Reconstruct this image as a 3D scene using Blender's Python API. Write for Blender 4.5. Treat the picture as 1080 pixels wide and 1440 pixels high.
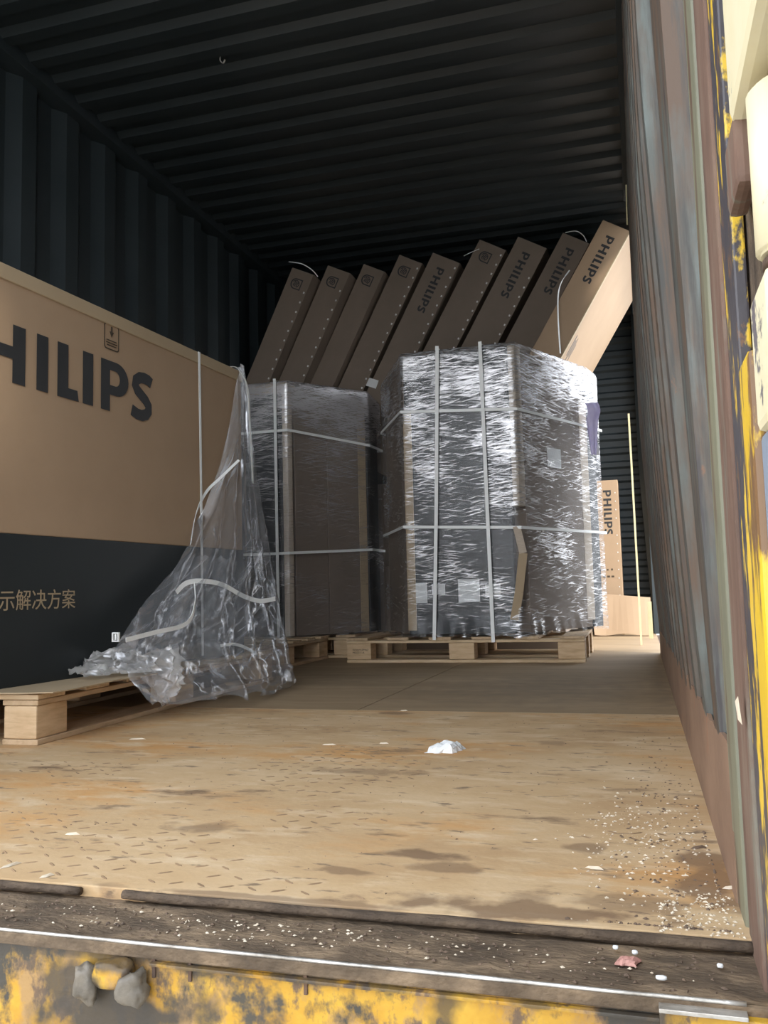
import bpy, bmesh, math, random
import numpy as np
from mathutils import Matrix, Vector, noise as mnoise
PI = math.pi
scn = bpy.context.scene
for o in list(bpy.data.objects): bpy.data.objects.remove(o)
C = scn.collection
# ---------------------------------------------------------------- camera
F, YAW, PIT, ROL, CX, CH = 1219.449, .283, .0911, -.0249, .0912, .3511
_fw = Vector((-math.sin(YAW)*math.cos(PIT), math.cos(YAW)*math.cos(PIT), math.sin(PIT)))
_r = Vector((math.cos(YAW), math.sin(YAW), 0)); _u = _r.cross(_fw)
W, H, Y0, Y1 = 2.352, 2.47, .84, 6.95      # inner size of the container, sill and back wall
R2 = _r*math.cos(ROL) + _u*math.sin(ROL); U2 = -_r*math.sin(ROL) + _u*math.cos(ROL)
CAM = Vector((-CX, 0, CH))
cd = bpy.data.cameras.new('camera'); cam = bpy.data.objects.new('camera', cd); C.objects.link(cam)
cd.sensor_fit = 'VERTICAL'; cd.sensor_height = 36; cd.lens = F/1440*36; cd.clip_start = .02
m = Matrix((R2, U2, -_fw)).transposed().to_4x4(); m.translation = CAM
cam.matrix_world = m; scn.camera = cam
# ---------------------------------------------------------------- world, sun, exposure
w = bpy.data.worlds.new('hazy_sky'); scn.world = w; w.use_nodes = True
nt = w.node_tree; nt.nodes.clear()
wo = nt.nodes.new('ShaderNodeOutputWorld'); bg = nt.nodes.new('ShaderNodeBackground')
tc = nt.nodes.new('ShaderNodeTexCoord'); sx = nt.nodes.new('ShaderNodeSeparateXYZ'); cr = nt.nodes.new('ShaderNodeValToRGB')
cr.color_ramp.elements[0].position = .0; cr.color_ramp.elements[0].color = (.97, .98, 1, 1)
cr.color_ramp.elements[1].position = .8; cr.color_ramp.elements[1].color = (.80, .88, 1, 1)
nt.links.new(tc.outputs['Generated'], sx.inputs[0]); nt.links.new(sx.outputs['Z'], cr.inputs[0])
nt.links.new(cr.outputs[0], bg.inputs[0]); bg.inputs[1].default_value = 1.55
nt.links.new(bg.outputs[0], wo.inputs[0])
sd = bpy.data.lights.new('sun', 'SUN'); sun = bpy.data.objects.new('sun', sd); C.objects.link(sun)
sd.energy = 1.4; sd.angle = math.radians(9); sd.color = (1, .93, .8)
sdir = Vector((-.66, .42, -.62)).normalized()      # the way the light travels: from the right, a little from behind the camera
sun.rotation_euler = sdir.to_track_quat('-Z', 'Y').to_euler(); sun.location = (4, -3, 6)
scn.view_settings.view_transform = 'Standard'; scn.view_settings.look = 'None'
scn.view_settings.gamma = 1; scn.view_settings.use_curve_mapping = False
scn.view_settings.exposure = 1.4
# ---------------------------------------------------------------- helpers
def link(o, parent=None):
    C.objects.link(o)
    if parent: o.parent = parent
    return o
def tag(o, label=None, cat=None, group=None, kind=None):
    if label: o['label'] = label
    if cat: o['category'] = cat
    if group: o['group'] = group
    if kind: o['kind'] = kind
    return o
def empty(name, loc=(0, 0, 0), rz=0, parent=None):
    o = bpy.data.objects.new(name, None); o.location = loc; o.rotation_euler = (0, 0, rz); o.empty_display_size = .1
    return link(o, parent)
def mesh_obj(name, verts, faces, mat, parent=None, smooth=False, loc=None):
    me = bpy.data.meshes.new(name); me.from_pydata([tuple(v) for v in verts], [], faces); me.update()
    for mm in (mat if isinstance(mat, (list, tuple)) else [mat]): me.materials.append(mm)
    if smooth:
        for p in me.polygons: p.use_smooth = True
    o = bpy.data.objects.new(name, me)
    if loc: o.location = loc
    return link(o, parent)
class MB:
    def __init__(s): s.v = []; s.f = []; s.mi = []
    def add(s, v, f, mi=0):
        b = len(s.v); s.v += [tuple(x) for x in v]; s.f += [tuple(i+b for i in q) for q in f]; s.mi += [mi]*len(f)
    def box(s, x0, x1, y0, y1, z0, z1, mi=0, M=None):
        v = [Vector((x, y, z)) for x in (x0, x1) for y in (y0, y1) for z in (z0, z1)]
        if M: v = [M @ q for q in v]
        s.add(v, [(0, 1, 3, 2), (4, 6, 7, 5), (0, 4, 5, 1), (2, 3, 7, 6), (0, 2, 6, 4), (1, 5, 7, 3)], mi)
    def prism(s, poly, z0, z1, mi=0):
        n = len(poly); v = [(p[0], p[1], z0) for p in poly]+[(p[0], p[1], z1) for p in poly]
        s.add(v, [tuple(range(n))[::-1], tuple(range(n, 2*n))]+[(i, (i+1) % n, (i+1) % n+n, i+n) for i in range(n)], mi)
    def build(s, name, mat, parent=None, bevel=0, smooth=False, loc=None, seg=2):
        me = bpy.data.meshes.new(name); me.from_pydata(s.v, [], s.f); me.update()
        for mm in (mat if isinstance(mat, (list, tuple)) else [mat]): me.materials.append(mm)
        for p, i in zip(me.polygons, s.mi): p.material_index = i; p.use_smooth = smooth
        bm = bmesh.new(); bm.from_mesh(me); bmesh.ops.recalc_face_normals(bm, faces=bm.faces)
        if bevel: bmesh.ops.bevel(bm, geom=bm.edges[:], offset=bevel, segments=seg, affect='EDGES', profile=.6)
        bm.to_mesh(me); bm.free()
        o = bpy.data.objects.new(name, me)
        if loc: o.location = loc
        return link(o, parent)
def ribbon(name, pts, width, thick, mat, parent=None, up=Vector((0, 0, 1)), wdir=None, seg=6):
    """flat band with thickness through the points (Catmull-Rom), wdir = band width direction"""
    P = [Vector(p) for p in pts]; Q = []
    if len(P) == 2: Q = [P[0].lerp(P[1], i/4) for i in range(5)]
    else:
        for i in range(len(P)-1):
            a = P[max(i-1, 0)]; b = P[i]; c = P[i+1]; d = P[min(i+2, len(P)-1)]
            for k in range(seg):
                t = k/seg
                Q.append(.5*((2*b)+(c-a)*t+(2*a-5*b+4*c-d)*t*t+(3*b-a-3*c+d)*t**3))
        Q.append(P[-1])
    v = []; f = []
    for i, q in enumerate(Q):
        T = (Q[min(i+1, len(Q)-1)]-Q[max(i-1, 0)]).normalized()
        Wd = Vector(wdir) if wdir else T.cross(up)
        Wd = (Wd-T*Wd.dot(T)).normalized(); N = Wd.cross(T)
        for a, b in ((-1, -1), (1, -1), (1, 1), (-1, 1)): v.append(q+Wd*a*width/2+N*b*thick/2)
    for i in range(len(Q)-1):
        for k in range(4): f.append((i*4+k, i*4+(k+1) % 4, i*4+4+(k+1) % 4, i*4+4+k))
    n = len(v); f += [(0, 3, 2, 1), (n-4, n-3, n-2, n-1)]
    return mesh_obj(name, v, f, mat, parent)
def at(x, y, ax, val):
    """point of the photographed ray that lies on a real plane (0 = X, 1 = Y, 2 = Z)"""
    d = _fw + R2*(x-540)/F - U2*(y-720)/F
    return CAM + d*((val-CAM[ax])/d[ax])
# flat shapes (lettering): closed loops -> filled thin mesh
def shape_mesh(name, loops, depth=.0003):
    cu = bpy.data.curves.new(name, 'CURVE'); cu.dimensions = '2D'; cu.fill_mode = 'BOTH'; cu.extrude = depth
    for L in loops:
        sp = cu.splines.new('POLY'); sp.points.add(len(L)-1)
        for p, q in zip(sp.points, L): p.co = (q[0], q[1], 0, 1)
        sp.use_cyclic_u = True
    o = bpy.data.objects.new('tmp', cu); C.objects.link(o)
    bpy.context.view_layer.update()
    me = bpy.data.meshes.new_from_object(o.evaluated_get(bpy.context.evaluated_depsgraph_get()))
    bpy.data.objects.remove(o); me.name = name; me.materials.clear(); return me
def text_mesh(name, s, depth=.0003):
    cu = bpy.data.curves.new(name, 'FONT'); cu.body = s; cu.size = 1; cu.extrude = depth
    o = bpy.data.objects.new('tmp', cu); C.objects.link(o); bpy.context.view_layer.update()
    me = bpy.data.meshes.new_from_object(o.evaluated_get(bpy.context.evaluated_depsgraph_get()))
    bpy.data.objects.remove(o); me.name = name; me.materials.clear(); return me
def stroke(pts, w0):
    P = [Vector((*p, 0)) for p in pts]; L = []; R = []
    for i, p in enumerate(P):
        t = (P[min(i+1, len(P)-1)]-P[max(i-1, 0)]).normalized(); n = Vector((-t.y, t.x, 0))
        L.append((p+n*w0/2)[:2]); R.append((p-n*w0/2)[:2])
    return L+R[::-1]
def arc(cx, cy, rx, ry, a0, a1, n=16): return [(cx+rx*math.cos(math.radians(a0+(a1-a0)*i/n)), cy+ry*math.sin(math.radians(a0+(a1-a0)*i/n))) for i in range(n+1)]
def rect(x0, y0, x1, y1): return [(x0, y0), (x1, y0), (x1, y1), (x0, y1)]
def word_loops():
    L = []
    def letP(x):
        out = [(x, 0), (x+.27, 0), (x+.27, .33), (x+.45, .33)]+arc(x+.47, .665, .38, .335, -88, 88, 14)+[(x, 1)]
        L.append(out); L.append([(x+.27, .52), (x+.42, .52)]+arc(x+.44, .67, .14, .15, -88, 88, 8)+[(x+.27, .82)])
    x = 0; letP(0)
    x = 1.08; L.append([(x, 0), (x+.29, 0), (x+.29, .41), (x+.74, .41), (x+.74, 0), (x+1.03, 0), (x+1.03, 1), (x+.74, 1), (x+.74, .62), (x+.29, .62), (x+.29, 1), (x, 1)])
    x = 2.38; L.append(rect(x, 0, x+.28, 1))
    x = 2.9; L.append([(x, 0), (x+.57, 0), (x+.53, .2), (x+.28, .2), (x+.28, 1), (x, 1)])
    x = 3.58; L.append(rect(x, 0, x+.29, 1))
    letP(4.1)
    x = 5.03
    c = [(x+.70, .84), (x+.60, .885), (x+.46, .90), (x+.30, .88), (x+.17, .80), (x+.15, .69), (x+.22, .60), (x+.36, .52), (x+.50, .44), (x+.60, .34), (x+.60, .23), (x+.52, .145), (x+.38, .10), (x+.22, .105), (x+.03, .16)]
    L.append(stroke(c, .235)); return L
WORD = None
def put(me, name, mat, origin, e1, e2, scale, parent=None, off=.0006):
    e1 = Vector(e1).normalized(); e2 = Vector(e2).normalized(); e3 = e1.cross(e2)
    me2 = me.copy(); me2.name = name; me2.materials.append(mat)
    M = Matrix((e1, e2, e3)).transposed().to_4x4(); sc = Matrix.Diagonal((scale, scale, 1, 1))
    M.translation = Vector(origin)+e3*off
    me2.transform(M @ sc)
    o = bpy.data.objects.new(name, me2); return link(o, parent)
# ---------------------------------------------------------------- materials
def mat(name): 
    m = bpy.data.materials.new(name); m.use_nodes = True; n = m.node_tree
    return m, n, n.nodes['Principled BSDF']
def mk(name, cols, scale=6, rough=.7, metal=0, bump=.1, stretch=(1, 1, 1), detail=6, coord='Object', bscale=None, pos=None, spec=.5, dist=.002, interp='LINEAR'):
    m, n, b = mat(name); N = n.nodes; L = n.links
    t = N.new('ShaderNodeTexCoord'); mp = N.new('ShaderNodeMapping'); mp.inputs['Scale'].default_value = stretch
    L.new(t.outputs[coord], mp.inputs[0])
    no = N.new('ShaderNodeTexNoise'); no.inputs['Scale'].default_value = scale; no.inputs['Detail'].default_value = detail; no.inputs['Roughness'].default_value = .62
    L.new(mp.outputs[0], no.inputs['Vector'])
    r = N.new('ShaderNodeValToRGB'); r.color_ramp.interpolation = interp; e = r.color_ramp.elements
    k = len(cols); ps = pos or [.3+.4*i/max(k-1, 1) for i in range(k)]
    while len(e) < k: e.new(.5)
    for i in range(k): e[i].position = ps[i]; e[i].color = (*cols[i], 1)
    L.new(no.outputs[0], r.inputs[0]); L.new(r.outputs[0], b.inputs['Base Color'])
    b.inputs['Roughness'].default_value = rough; b.inputs['Metallic'].default_value = metal; b.inputs['Specular IOR Level'].default_value = spec
    if bump:
        n2 = N.new('ShaderNodeTexNoise'); n2.inputs['Scale'].default_value = bscale or scale*6; n2.inputs['Detail'].default_value = 5
        L.new(mp.outputs[0], n2.inputs['Vector'])
        bp = N.new('ShaderNodeBump'); bp.inputs['Strength'].default_value = bump; bp.inputs['Distance'].default_value = dist
        L.new(n2.outputs[0], bp.inputs['Height']); L.new(bp.outputs[0], b.inputs['Normal'])
    return m
def mixmask(m, col, scale, lo, hi, stretch=(1, 1, 1), rough=None, seed=0, coord='Object', detail=7):
    """lay a second colour over the base through a noise mask"""
    n = m.node_tree; N = n.nodes; L = n.links; b = N['Principled BSDF']; src = b.inputs['Base Color'].links[0].from_socket
    t = N.new('ShaderNodeTexCoord'); mp = N.new('ShaderNodeMapping'); mp.inputs['Scale'].default_value = stretch; mp.inputs['Location'].default_value = (seed*3.1, seed*1.7, seed*2.3)
    L.new(t.outputs[coord], mp.inputs[0])
    no = N.new('ShaderNodeTexNoise'); no.inputs['Scale'].default_value = scale; no.inputs['Detail'].default_value = detail; no.inputs['Roughness'].default_value = .65
    L.new(mp.outputs[0], no.inputs['Vector'])
    r = N.new('ShaderNodeMapRange'); r.inputs[1].default_value = lo; r.inputs[2].default_value = hi
    L.new(no.outputs[0], r.inputs[0])
    mx = N.new('ShaderNodeMix'); mx.data_type = 'RGBA'; L.new(r.outputs[0], mx.inputs[0]); L.new(src, mx.inputs[6]); mx.inputs[7].default_value = (*col, 1)
    L.new(mx.outputs[2], b.inputs['Base Color']); return m
def film(name, lo, hi, sx=4, sy=60, white=.55, top=None, rough=.18, bump=.5, rot=.12, tint=(.86, .88, .92)):
    m = bpy.data.materials.new(name); m.use_nodes = True; n = m.node_tree; N = n.nodes; L = n.links; N.clear()
    out = N.new('ShaderNodeOutputMaterial'); uv = N.new('ShaderNodeTexCoord')
    def streak(a, bq, r, sc=1, det=6):
        mp = N.new('ShaderNodeMapping'); mp.inputs['Scale'].default_value = (a, bq, 1); mp.inputs['Rotation'].default_value = (0, 0, r)
        mp.vector_type = 'TEXTURE' if False else 'POINT'
        rt = N.new('ShaderNodeMapping'); rt.inputs['Rotation'].default_value = (0, 0, r)
        mp.inputs['Rotation'].default_value = (0, 0, 0)
        L.new(uv.outputs['UV'], rt.inputs[0]); L.new(rt.outputs[0], mp.inputs[0])
        t = N.new('ShaderNodeTexNoise'); t.inputs['Scale'].default_value = sc; t.inputs['Detail'].default_value = det; t.inputs['Roughness'].default_value = .6
        L.new(mp.outputs[0], t.inputs['Vector']); return t.outputs[0]
    a = streak(sx, sy, rot); b = streak(sx*1.3, sy*.8, -rot*1.6); c = streak(2.5, 3.5, 0, det=3)
    mxx = N.new('ShaderNodeMath'); mxx.operation = 'MAXIMUM'; L.new(a, mxx.inputs[0]); L.new(b, mxx.inputs[1])
    cc = N.new('ShaderNodeMapRange'); cc.inputs[1].default_value = .3; cc.inputs[2].default_value = .7; cc.inputs[3].default_value = -.12; cc.inputs[4].default_value = .1; L.new(c, cc.inputs[0])
    ad = N.new('ShaderNodeMath'); ad.operation = 'ADD'; L.new(mxx.outputs[0], ad.inputs[0]); L.new(cc.outputs[0], ad.inputs[1])
    last = ad.outputs[0]
    if top:      # whiter film towards the top, painting in the stronger light there: (uv height from, to, extra)
        sp = N.new('ShaderNodeSeparateXYZ'); L.new(uv.outputs['UV'], sp.inputs[0])
        tr = N.new('ShaderNodeMapRange'); tr.inputs[1].default_value = top[0]; tr.inputs[2].default_value = top[1]; tr.inputs[3].default_value = 0; tr.inputs[4].default_value = top[2]
        L.new(sp.outputs[1], tr.inputs[0]); a2 = N.new('ShaderNodeMath'); a2.operation = 'ADD'; L.new(last, a2.inputs[0]); L.new(tr.outputs[0], a2.inputs[1]); last = a2.outputs[0]
    mr = N.new('ShaderNodeMapRange'); mr.inputs[1].default_value = .55; mr.inputs[2].default_value = .70; mr.inputs[3].default_value = lo; mr.inputs[4].default_value = hi
    L.new(last, mr.inputs[0])
    bp = N.new('ShaderNodeBump'); bp.inputs['Strength'].default_value = bump; bp.inputs['Distance'].default_value = .004; L.new(mxx.outputs[0], bp.inputs['Height'])
    tr = N.new('ShaderNodeBsdfTransparent'); tr.inputs[0].default_value = (.95, .96, .97, 1)
    df = N.new('ShaderNodeBsdfDiffuse'); df.inputs[0].default_value = (*tint, 1)
    tl = N.new('ShaderNodeBsdfTranslucent'); tl.inputs[0].default_value = (*tint, 1)
    gl = N.new('ShaderNodeBsdfGlossy'); gl.inputs['Roughness'].default_value = rough; gl.inputs[0].default_value = (.95, .95, .97, 1)
    for q in (df, gl): L.new(bp.outputs[0], q.inputs['Normal'])
    m0 = N.new('ShaderNodeMixShader'); m0.inputs[0].default_value = .25; L.new(df.outputs[0], m0.inputs[1]); L.new(tl.outputs[0], m0.inputs[2])
    m1 = N.new('ShaderNodeMixShader'); m1.inputs[0].default_value = white; L.new(gl.outputs[0], m1.inputs[1]); L.new(m0.outputs[0], m1.inputs[2])
    m2 = N.new('ShaderNodeMixShader'); L.new(mr.outputs[0], m2.inputs[0]); L.new(tr.outputs[0], m2.inputs[1]); L.new(m1.outputs[0], m2.inputs[2])
    L.new(m2.outputs[0], out.inputs[0]); return m
M = {}
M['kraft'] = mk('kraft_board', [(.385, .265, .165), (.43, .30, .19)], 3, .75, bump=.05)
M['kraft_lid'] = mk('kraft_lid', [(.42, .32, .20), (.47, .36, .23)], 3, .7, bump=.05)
M['kraft_dark'] = mk('kraft_brown_shaded', [(.19, .15, .115), (.23, .18, .14)], 5, .8, bump=.08)
M['kraft_raw'] = mk('raw_board_edge', [(.50, .42, .33), (.62, .53, .43)], 40, .85, bump=.2, stretch=(1, 1, 8))
M['black_print'] = mk('black_print', [(.010, .014, .016), (.014, .020, .021)], 2, .5, bump=.03)
M['ink'] = mk('ink_charcoal', [(.022, .024, .026), (.032, .032, .034)], 8, .6, bump=0)
M['ink_brown'] = mk('ink_brown', [(.05, .035, .022), (.07, .05, .03)], 8, .7, bump=0)
M['gold_ink'] = mk('gold_ink', [(.36, .28, .17), (.40, .31, .2)], 8, .6, bump=0)
M['paper'] = mk('white_paper', [(.72, .74, .74), (.82, .83, .82)], 10, .7, bump=.1)
M['strap'] = mk('white_strap', [(.86, .90, .88), (.93, .94, .93)], 30, .35, bump=.1)
M['steel'] = mk('staple_steel', [(.8, .8, .77), (.9, .9, .88)], 20, .3, metal=.2, bump=0)
M['wood'] = mk('pallet_pine', [(.50, .33, .18), (.66, .47, .28), (.74, .56, .36)], 7, .75, bump=.25, stretch=(1, 1, 6))
M['wood_x'] = mk('pallet_pine_along_x', [(.52, .36, .20), (.68, .51, .32), (.78, .62, .42)], 7, .75, bump=.25, stretch=(1, 6, 6))
M['wood_y'] = mk('pallet_pine_along_y', [(.44, .30, .17), (.58, .42, .26), (.66, .50, .33)], 7, .75, bump=.25, stretch=(6, 1, 6))
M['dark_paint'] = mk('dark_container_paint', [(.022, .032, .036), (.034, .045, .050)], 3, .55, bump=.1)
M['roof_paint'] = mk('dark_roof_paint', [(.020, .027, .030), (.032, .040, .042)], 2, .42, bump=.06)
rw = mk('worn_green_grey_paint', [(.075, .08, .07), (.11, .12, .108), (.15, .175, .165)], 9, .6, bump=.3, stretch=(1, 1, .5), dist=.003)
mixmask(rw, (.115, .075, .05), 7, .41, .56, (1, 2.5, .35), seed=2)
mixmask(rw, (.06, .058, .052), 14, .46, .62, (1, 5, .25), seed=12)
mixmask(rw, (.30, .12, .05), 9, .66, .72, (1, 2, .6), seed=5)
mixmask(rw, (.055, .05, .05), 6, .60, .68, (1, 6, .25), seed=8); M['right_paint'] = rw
kp = mk('rusty_kick_plate', [(.19, .115, .075), (.25, .155, .10), (.30, .19, .125)], 5, .8, bump=.4, stretch=(1, .7, 1.4))
mixmask(kp, (.36, .14, .06), 7, .62, .75, seed=4); M['kick'] = kp
ru = mk('dark_rust', [(.05, .035, .028), (.10, .06, .04), (.15, .085, .05)], 18, .85, bump=.6, dist=.004); M['rust'] = ru
ye = mk('yellow_paint_rusting', [(.36, .17, .012), (.50, .27, .02), (.60, .36, .035)], 14, .5, bump=.6, bscale=90, dist=.002)
mixmask(ye, (.34, .20, .07), 22, .50, .60, (1, 1, .6), seed=11)
mixmask(ye, (.14, .085, .045), 30, .53, .60, (1, 1, .6), seed=1)
mixmask(ye, (.05, .042, .03), 8, .56, .62, (1, 1, .7), seed=6)
mixmask(ye, (.06, .05, .035), 3.2, .56, .60, (1, 1, 1), seed=14); M['yellow'] = ye
yp = mk('yellow_post_paint', [(.75, .47, .03), (.82, .56, .07)], 6, .45, bump=.3, bscale=80)
mixmask(yp, (.075, .068, .075), 10, .44, .47, (1, 2.2, .5), seed=3)
mixmask(yp, (.20, .11, .06), 30, .58, .62, (1, 1.5, .6), seed=9); M['post_yellow'] = yp
pl = mk('pale_yellow_hinge_paint', [(.78, .68, .42), (.85, .78, .55)], 8, .45, bump=.3)
mixmask(pl, (.16, .14, .15), 17, .60, .64, seed=4); M['pale_yellow'] = pl
M['post_green'] = mixmask(mk('green_grey_post_paint', [(.17, .17, .12), (.24, .23, .15)], 9, .6, bump=.4, stretch=(1, 2, .3)), (.13, .075, .05), 8, .52, .62, (1, 3, .3), seed=2)
M['rust_brown'] = mixmask(mk('rust_brown', [(.10, .062, .045), (.17, .10, .07), (.20, .14, .10)], 12, .8, bump=.5, stretch=(1, 1.5, .4)), (.19, .18, .14), 7, .55, .66, (1, 3, .4), seed=3)
ry = mk('rib_yellow_paint', [(.70, .44, .02), (.80, .54, .05)], 6, .45, bump=.3, bscale=80)
mixmask(ry, (.20, .11, .05), 16, .50, .56, (1, 2, .4), seed=9); M['rib_yellow'] = ry
M['worn_steel'] = mk('worn_grey_steel', [(.10, .085, .065), (.20, .17, .13)], 40, .5, bump=.4)
M['blue_grey'] = mk('blue_grey_door_paint', [(.22, .26, .33), (.28, .33, .40)], 5, .5, bump=.1)
M['seal'] = mk('dirty_rubber_seal', [(.05, .034, .022), (.095, .066, .043), (.17, .12, .075)], 26, .9, bump=1, stretch=(.6, 2, 1), dist=.004)
gr = mk('sill_grime', [(.065, .045, .028), (.13, .09, .055), (.27, .19, .115)], 24, .9, bump=.8, stretch=(.6, 1.5, 1), dist=.004); M['grime'] = gr
M['bright_edge'] = mk('worn_steel_edge', [(.13, .10, .07), (.5, .47, .42), (.74, .72, .68)], 30, .35, metal=.6, bump=.4, stretch=(.5, 1, 1))
fl = mk('dusty_rusty_floor', [(.45, .285, .14), (.55, .375, .20), (.62, .45, .265)], 3.2, .85, bump=.35, stretch=(.85, 1.2, 1), bscale=70, dist=.002)
mixmask(fl, (.58, .31, .11), 3.2, .50, .68, (.7, 1.5, 1), seed=1)
mixmask(fl, (.68, .52, .33), 9, .52, .70, (.7, 1.8, 1), seed=7)
mixmask(fl, (.20, .125, .07), 4.0, .60, .68, (.7, 1.8, 1), seed=5)
mixmask(fl, (.24, .165, .10), 34, .60, .68, (.5, 1.5, 1), seed=3); M['floor'] = fl
def stains_and_shade(m, pts, col, soft=.25, face=False):
    n = m.node_tree; N = n.nodes; L = n.links; b = N['Principled BSDF']; src = b.inputs['Base Color'].links[0].from_socket
    t = N.new('ShaderNodeTexCoord'); no = N.new('ShaderNodeTexNoise'); no.inputs['Scale'].default_value = 16; no.inputs['Detail'].default_value = 6
    L.new(t.outputs['Object'], no.inputs['Vector'])
    last = None
    for x, y, rx, ry, st in pts:
        mp = N.new('ShaderNodeMapping'); mp.inputs['Location'].default_value = (-x/rx, 0, -y/ry) if face else (-x/rx, -y/ry, 0); mp.inputs['Scale'].default_value = (1/rx, 0, 1/ry) if face else (1/rx, 1/ry, 0)
        L.new(t.outputs['Object'], mp.inputs[0]); ln = N.new('ShaderNodeVectorMath'); ln.operation = 'LENGTH'; L.new(mp.outputs[0], ln.inputs[0])
        a = N.new('ShaderNodeMath'); a.operation = 'MULTIPLY_ADD'; a.inputs[1].default_value = 3.2; a.inputs[2].default_value = -1.6; L.new(no.outputs[0], a.inputs[0])
        s_ = N.new('ShaderNodeMath'); s_.operation = 'ADD'; L.new(ln.outputs['Value'], s_.inputs[0]); L.new(a.outputs[0], s_.inputs[1])
        r = N.new('ShaderNodeMapRange'); r.inputs[1].default_value = 1.1; r.inputs[2].default_value = 1.1-soft*2; r.inputs[3].default_value = 0; r.inputs[4].default_value = st; L.new(s_.outputs[0], r.inputs[0])
        if last is None: last = r.outputs[0]
        else:
            q = N.new('ShaderNodeMath'); q.operation = 'MAXIMUM'; L.new(last, q.inputs[0]); L.new(r.outputs[0], q.inputs[1]); last = q.outputs[0]
    mx = N.new('ShaderNodeMix'); mx.data_type = 'RGBA'; L.new(last, mx.inputs[0]); L.new(src, mx.inputs[6]); mx.inputs[7].default_value = (*col, 1); L.new(mx.outputs[2], b.inputs['Base Color'])
ST = [(590, 1203, .05, .022, .8), (640, 1222, .07, .022, .6), (265, 1163, .07, .03, .6), (822, 1192, .035, .025, .6), (500, 1226, .05, .012, .6), (720, 1280, .16, .03, .75),
      (880, 1270, .10, .03, .5), (1010, 1235, .05, .09, .75), (150, 1258, .25, .014, .6), (555, 1003, .06, .03, .6), (520, 1085, .11, .03, .45), (985, 1010, .02, .5, .5), (780, 1045, .05, .03, .4), (360, 1262, .2, .012, .6)]  # floor stains; the patch beside the post paints in the corner's shade
stains_and_shade(fl, [(*at(x, y, 2, 0)[:2], rx, ry, st) for x, y, rx, ry, st in ST], (.17, .10, .055))
f2 = mk('worn_plywood_floor', [(.27, .19, .105), (.35, .25, .145), (.42, .30, .18)], 2.0, .7, bump=.2, stretch=(.5, 2, 1), bscale=60, dist=.0015)
mixmask(f2, (.30, .20, .11), 6, .5, .7, (.5, 3, 1), seed=4); M['floor2'] = f2
stains_and_shade(ye, [(at(x, y, 1, Y0).x, at(x, y, 1, Y0).z, rx, rz, st) for x, y, rx, rz, st in [(165, 1420, .10, .035, .97), (110, 1400, .05, .04, .9), (215, 1330, .03, .02, .9), (625, 1400, .02, .05, .8), (905, 1420, .02, .06, .9)]]+[(-1.2, -.0245, 1.3, .013, .8)], (.045, .036, .026), .25, True)  # dark grime round the keeper, painted shadow-like beneath it
stains_and_shade(f2, [(-.45, 3.1, .5, .5, .55), (-1.2, 3.4, .4, .35, .4), (-.04, 3.4, .05, 1.0, .6)], (.20, .15, .10), .6)
M['lug'] = mk('worn_tread_lugs', [(.15, .095, .05), (.34, .22, .12)], 6, .7, bump=0)
M['chips'] = mk('wood_chips', [(.55, .45, .32), (.75, .66, .52)], 30, .8, bump=0)
M['chips_dark'] = mk('dark_crumbs', [(.10, .07, .05), (.18, .12, .08)], 30, .9, bump=0)
M['pink'] = mk('faded_pink_paper', [(.45, .22, .18), (.55, .30, .25)], 30, .8, bump=.2)
M['lilac'] = mk('lilac_plastic', [(.58, .53, .88), (.74, .69, .95)], 14, .35, bump=.2)
M['asphalt'] = mk('yard_concrete', [(.30, .29, .27), (.38, .37, .34)], 3, .9, bump=.2)
M['strip'] = mk('pale_wood_strip', [(.62, .55, .30), (.72, .66, .42)], 12, .7, bump=.1)
M['film_r'] = film('stretch_film_right', .05, .88, 9, 150, .45, (.65, 1.3, .085), bump=.45, rough=.24)
M['film_l'] = film('stretch_film_left', .08, .85, 6, 190, .5, (.85, 1.28, .17), bump=.4, rough=.24, tint=(.82, .80, .82))
M['film_d'] = film('loose_film', .30, .85, 30, 6, .45, None, .2, .5, .3)
M['film_c'] = film('clump_film', .45, .9, 9, 14, .7, None, .15, .8, .5, tint=(.9, .88, .85))
# ---------------------------------------------------------------- the container shell
def corrug(L0, L1, pitch, depth, flat=.36, slope=.14, ph=0):
    """profile (position, offset 0..depth)"""
    out = []; x = L0-ph
    while x < L1:
        for a, d in ((0, 0), (flat*pitch, 0), ((flat+slope)*pitch, depth), ((1-slope)*pitch, depth)):
            if L0 <= x+a <= L1: out.append((x+a, d))
        x += pitch
    out.append((L1, out[-1][1])); 
    if out[0][0] > L0+1e-6: out.insert(0, (L0, out[0][1]))
    return out
def sheet(name, prof, fn, t0, t1, thick, mat_, nvec, parent=None, n=1):
    v = []; f = []; k = len(prof); nv = Vector(nvec)*thick
    rows = [t0+(t1-t0)*i/n for i in range(n+1)]
    for s in (0, 1):
        for t in rows:
            for p, d in prof: v.append(Vector(fn(p, d, t))+nv*s)
    S = k*(n+1)
    for j in range(n):
        for i in range(k-1):
            a = j*k+i; f.append((a, a+1, a+k+1, a+k)); f.append((S+a, S+a+k, S+a+k+1, S+a+1))
    for i in range(k-1): f.append((i, S+i, S+i+1, i+1)); q = n*k+i; f.append((q, q+1, S+q+1, S+q))
    for j in range(n): a = j*k; f.append((a, a+k, S+a+k, S+a)); a = j*k+k-1; f.append((a, S+a, S+a+k, a+k))
    return mesh_obj(name, v, f, mat_, parent)
o = sheet('ceiling', corrug(Y0+.12, Y1, .155, .022, .34, .16), lambda p, d, t: (t, p, H+.022-d), -W, 0.02, .004, M['roof_paint'], (0, 0, 1)); tag(o, kind='structure')
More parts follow.
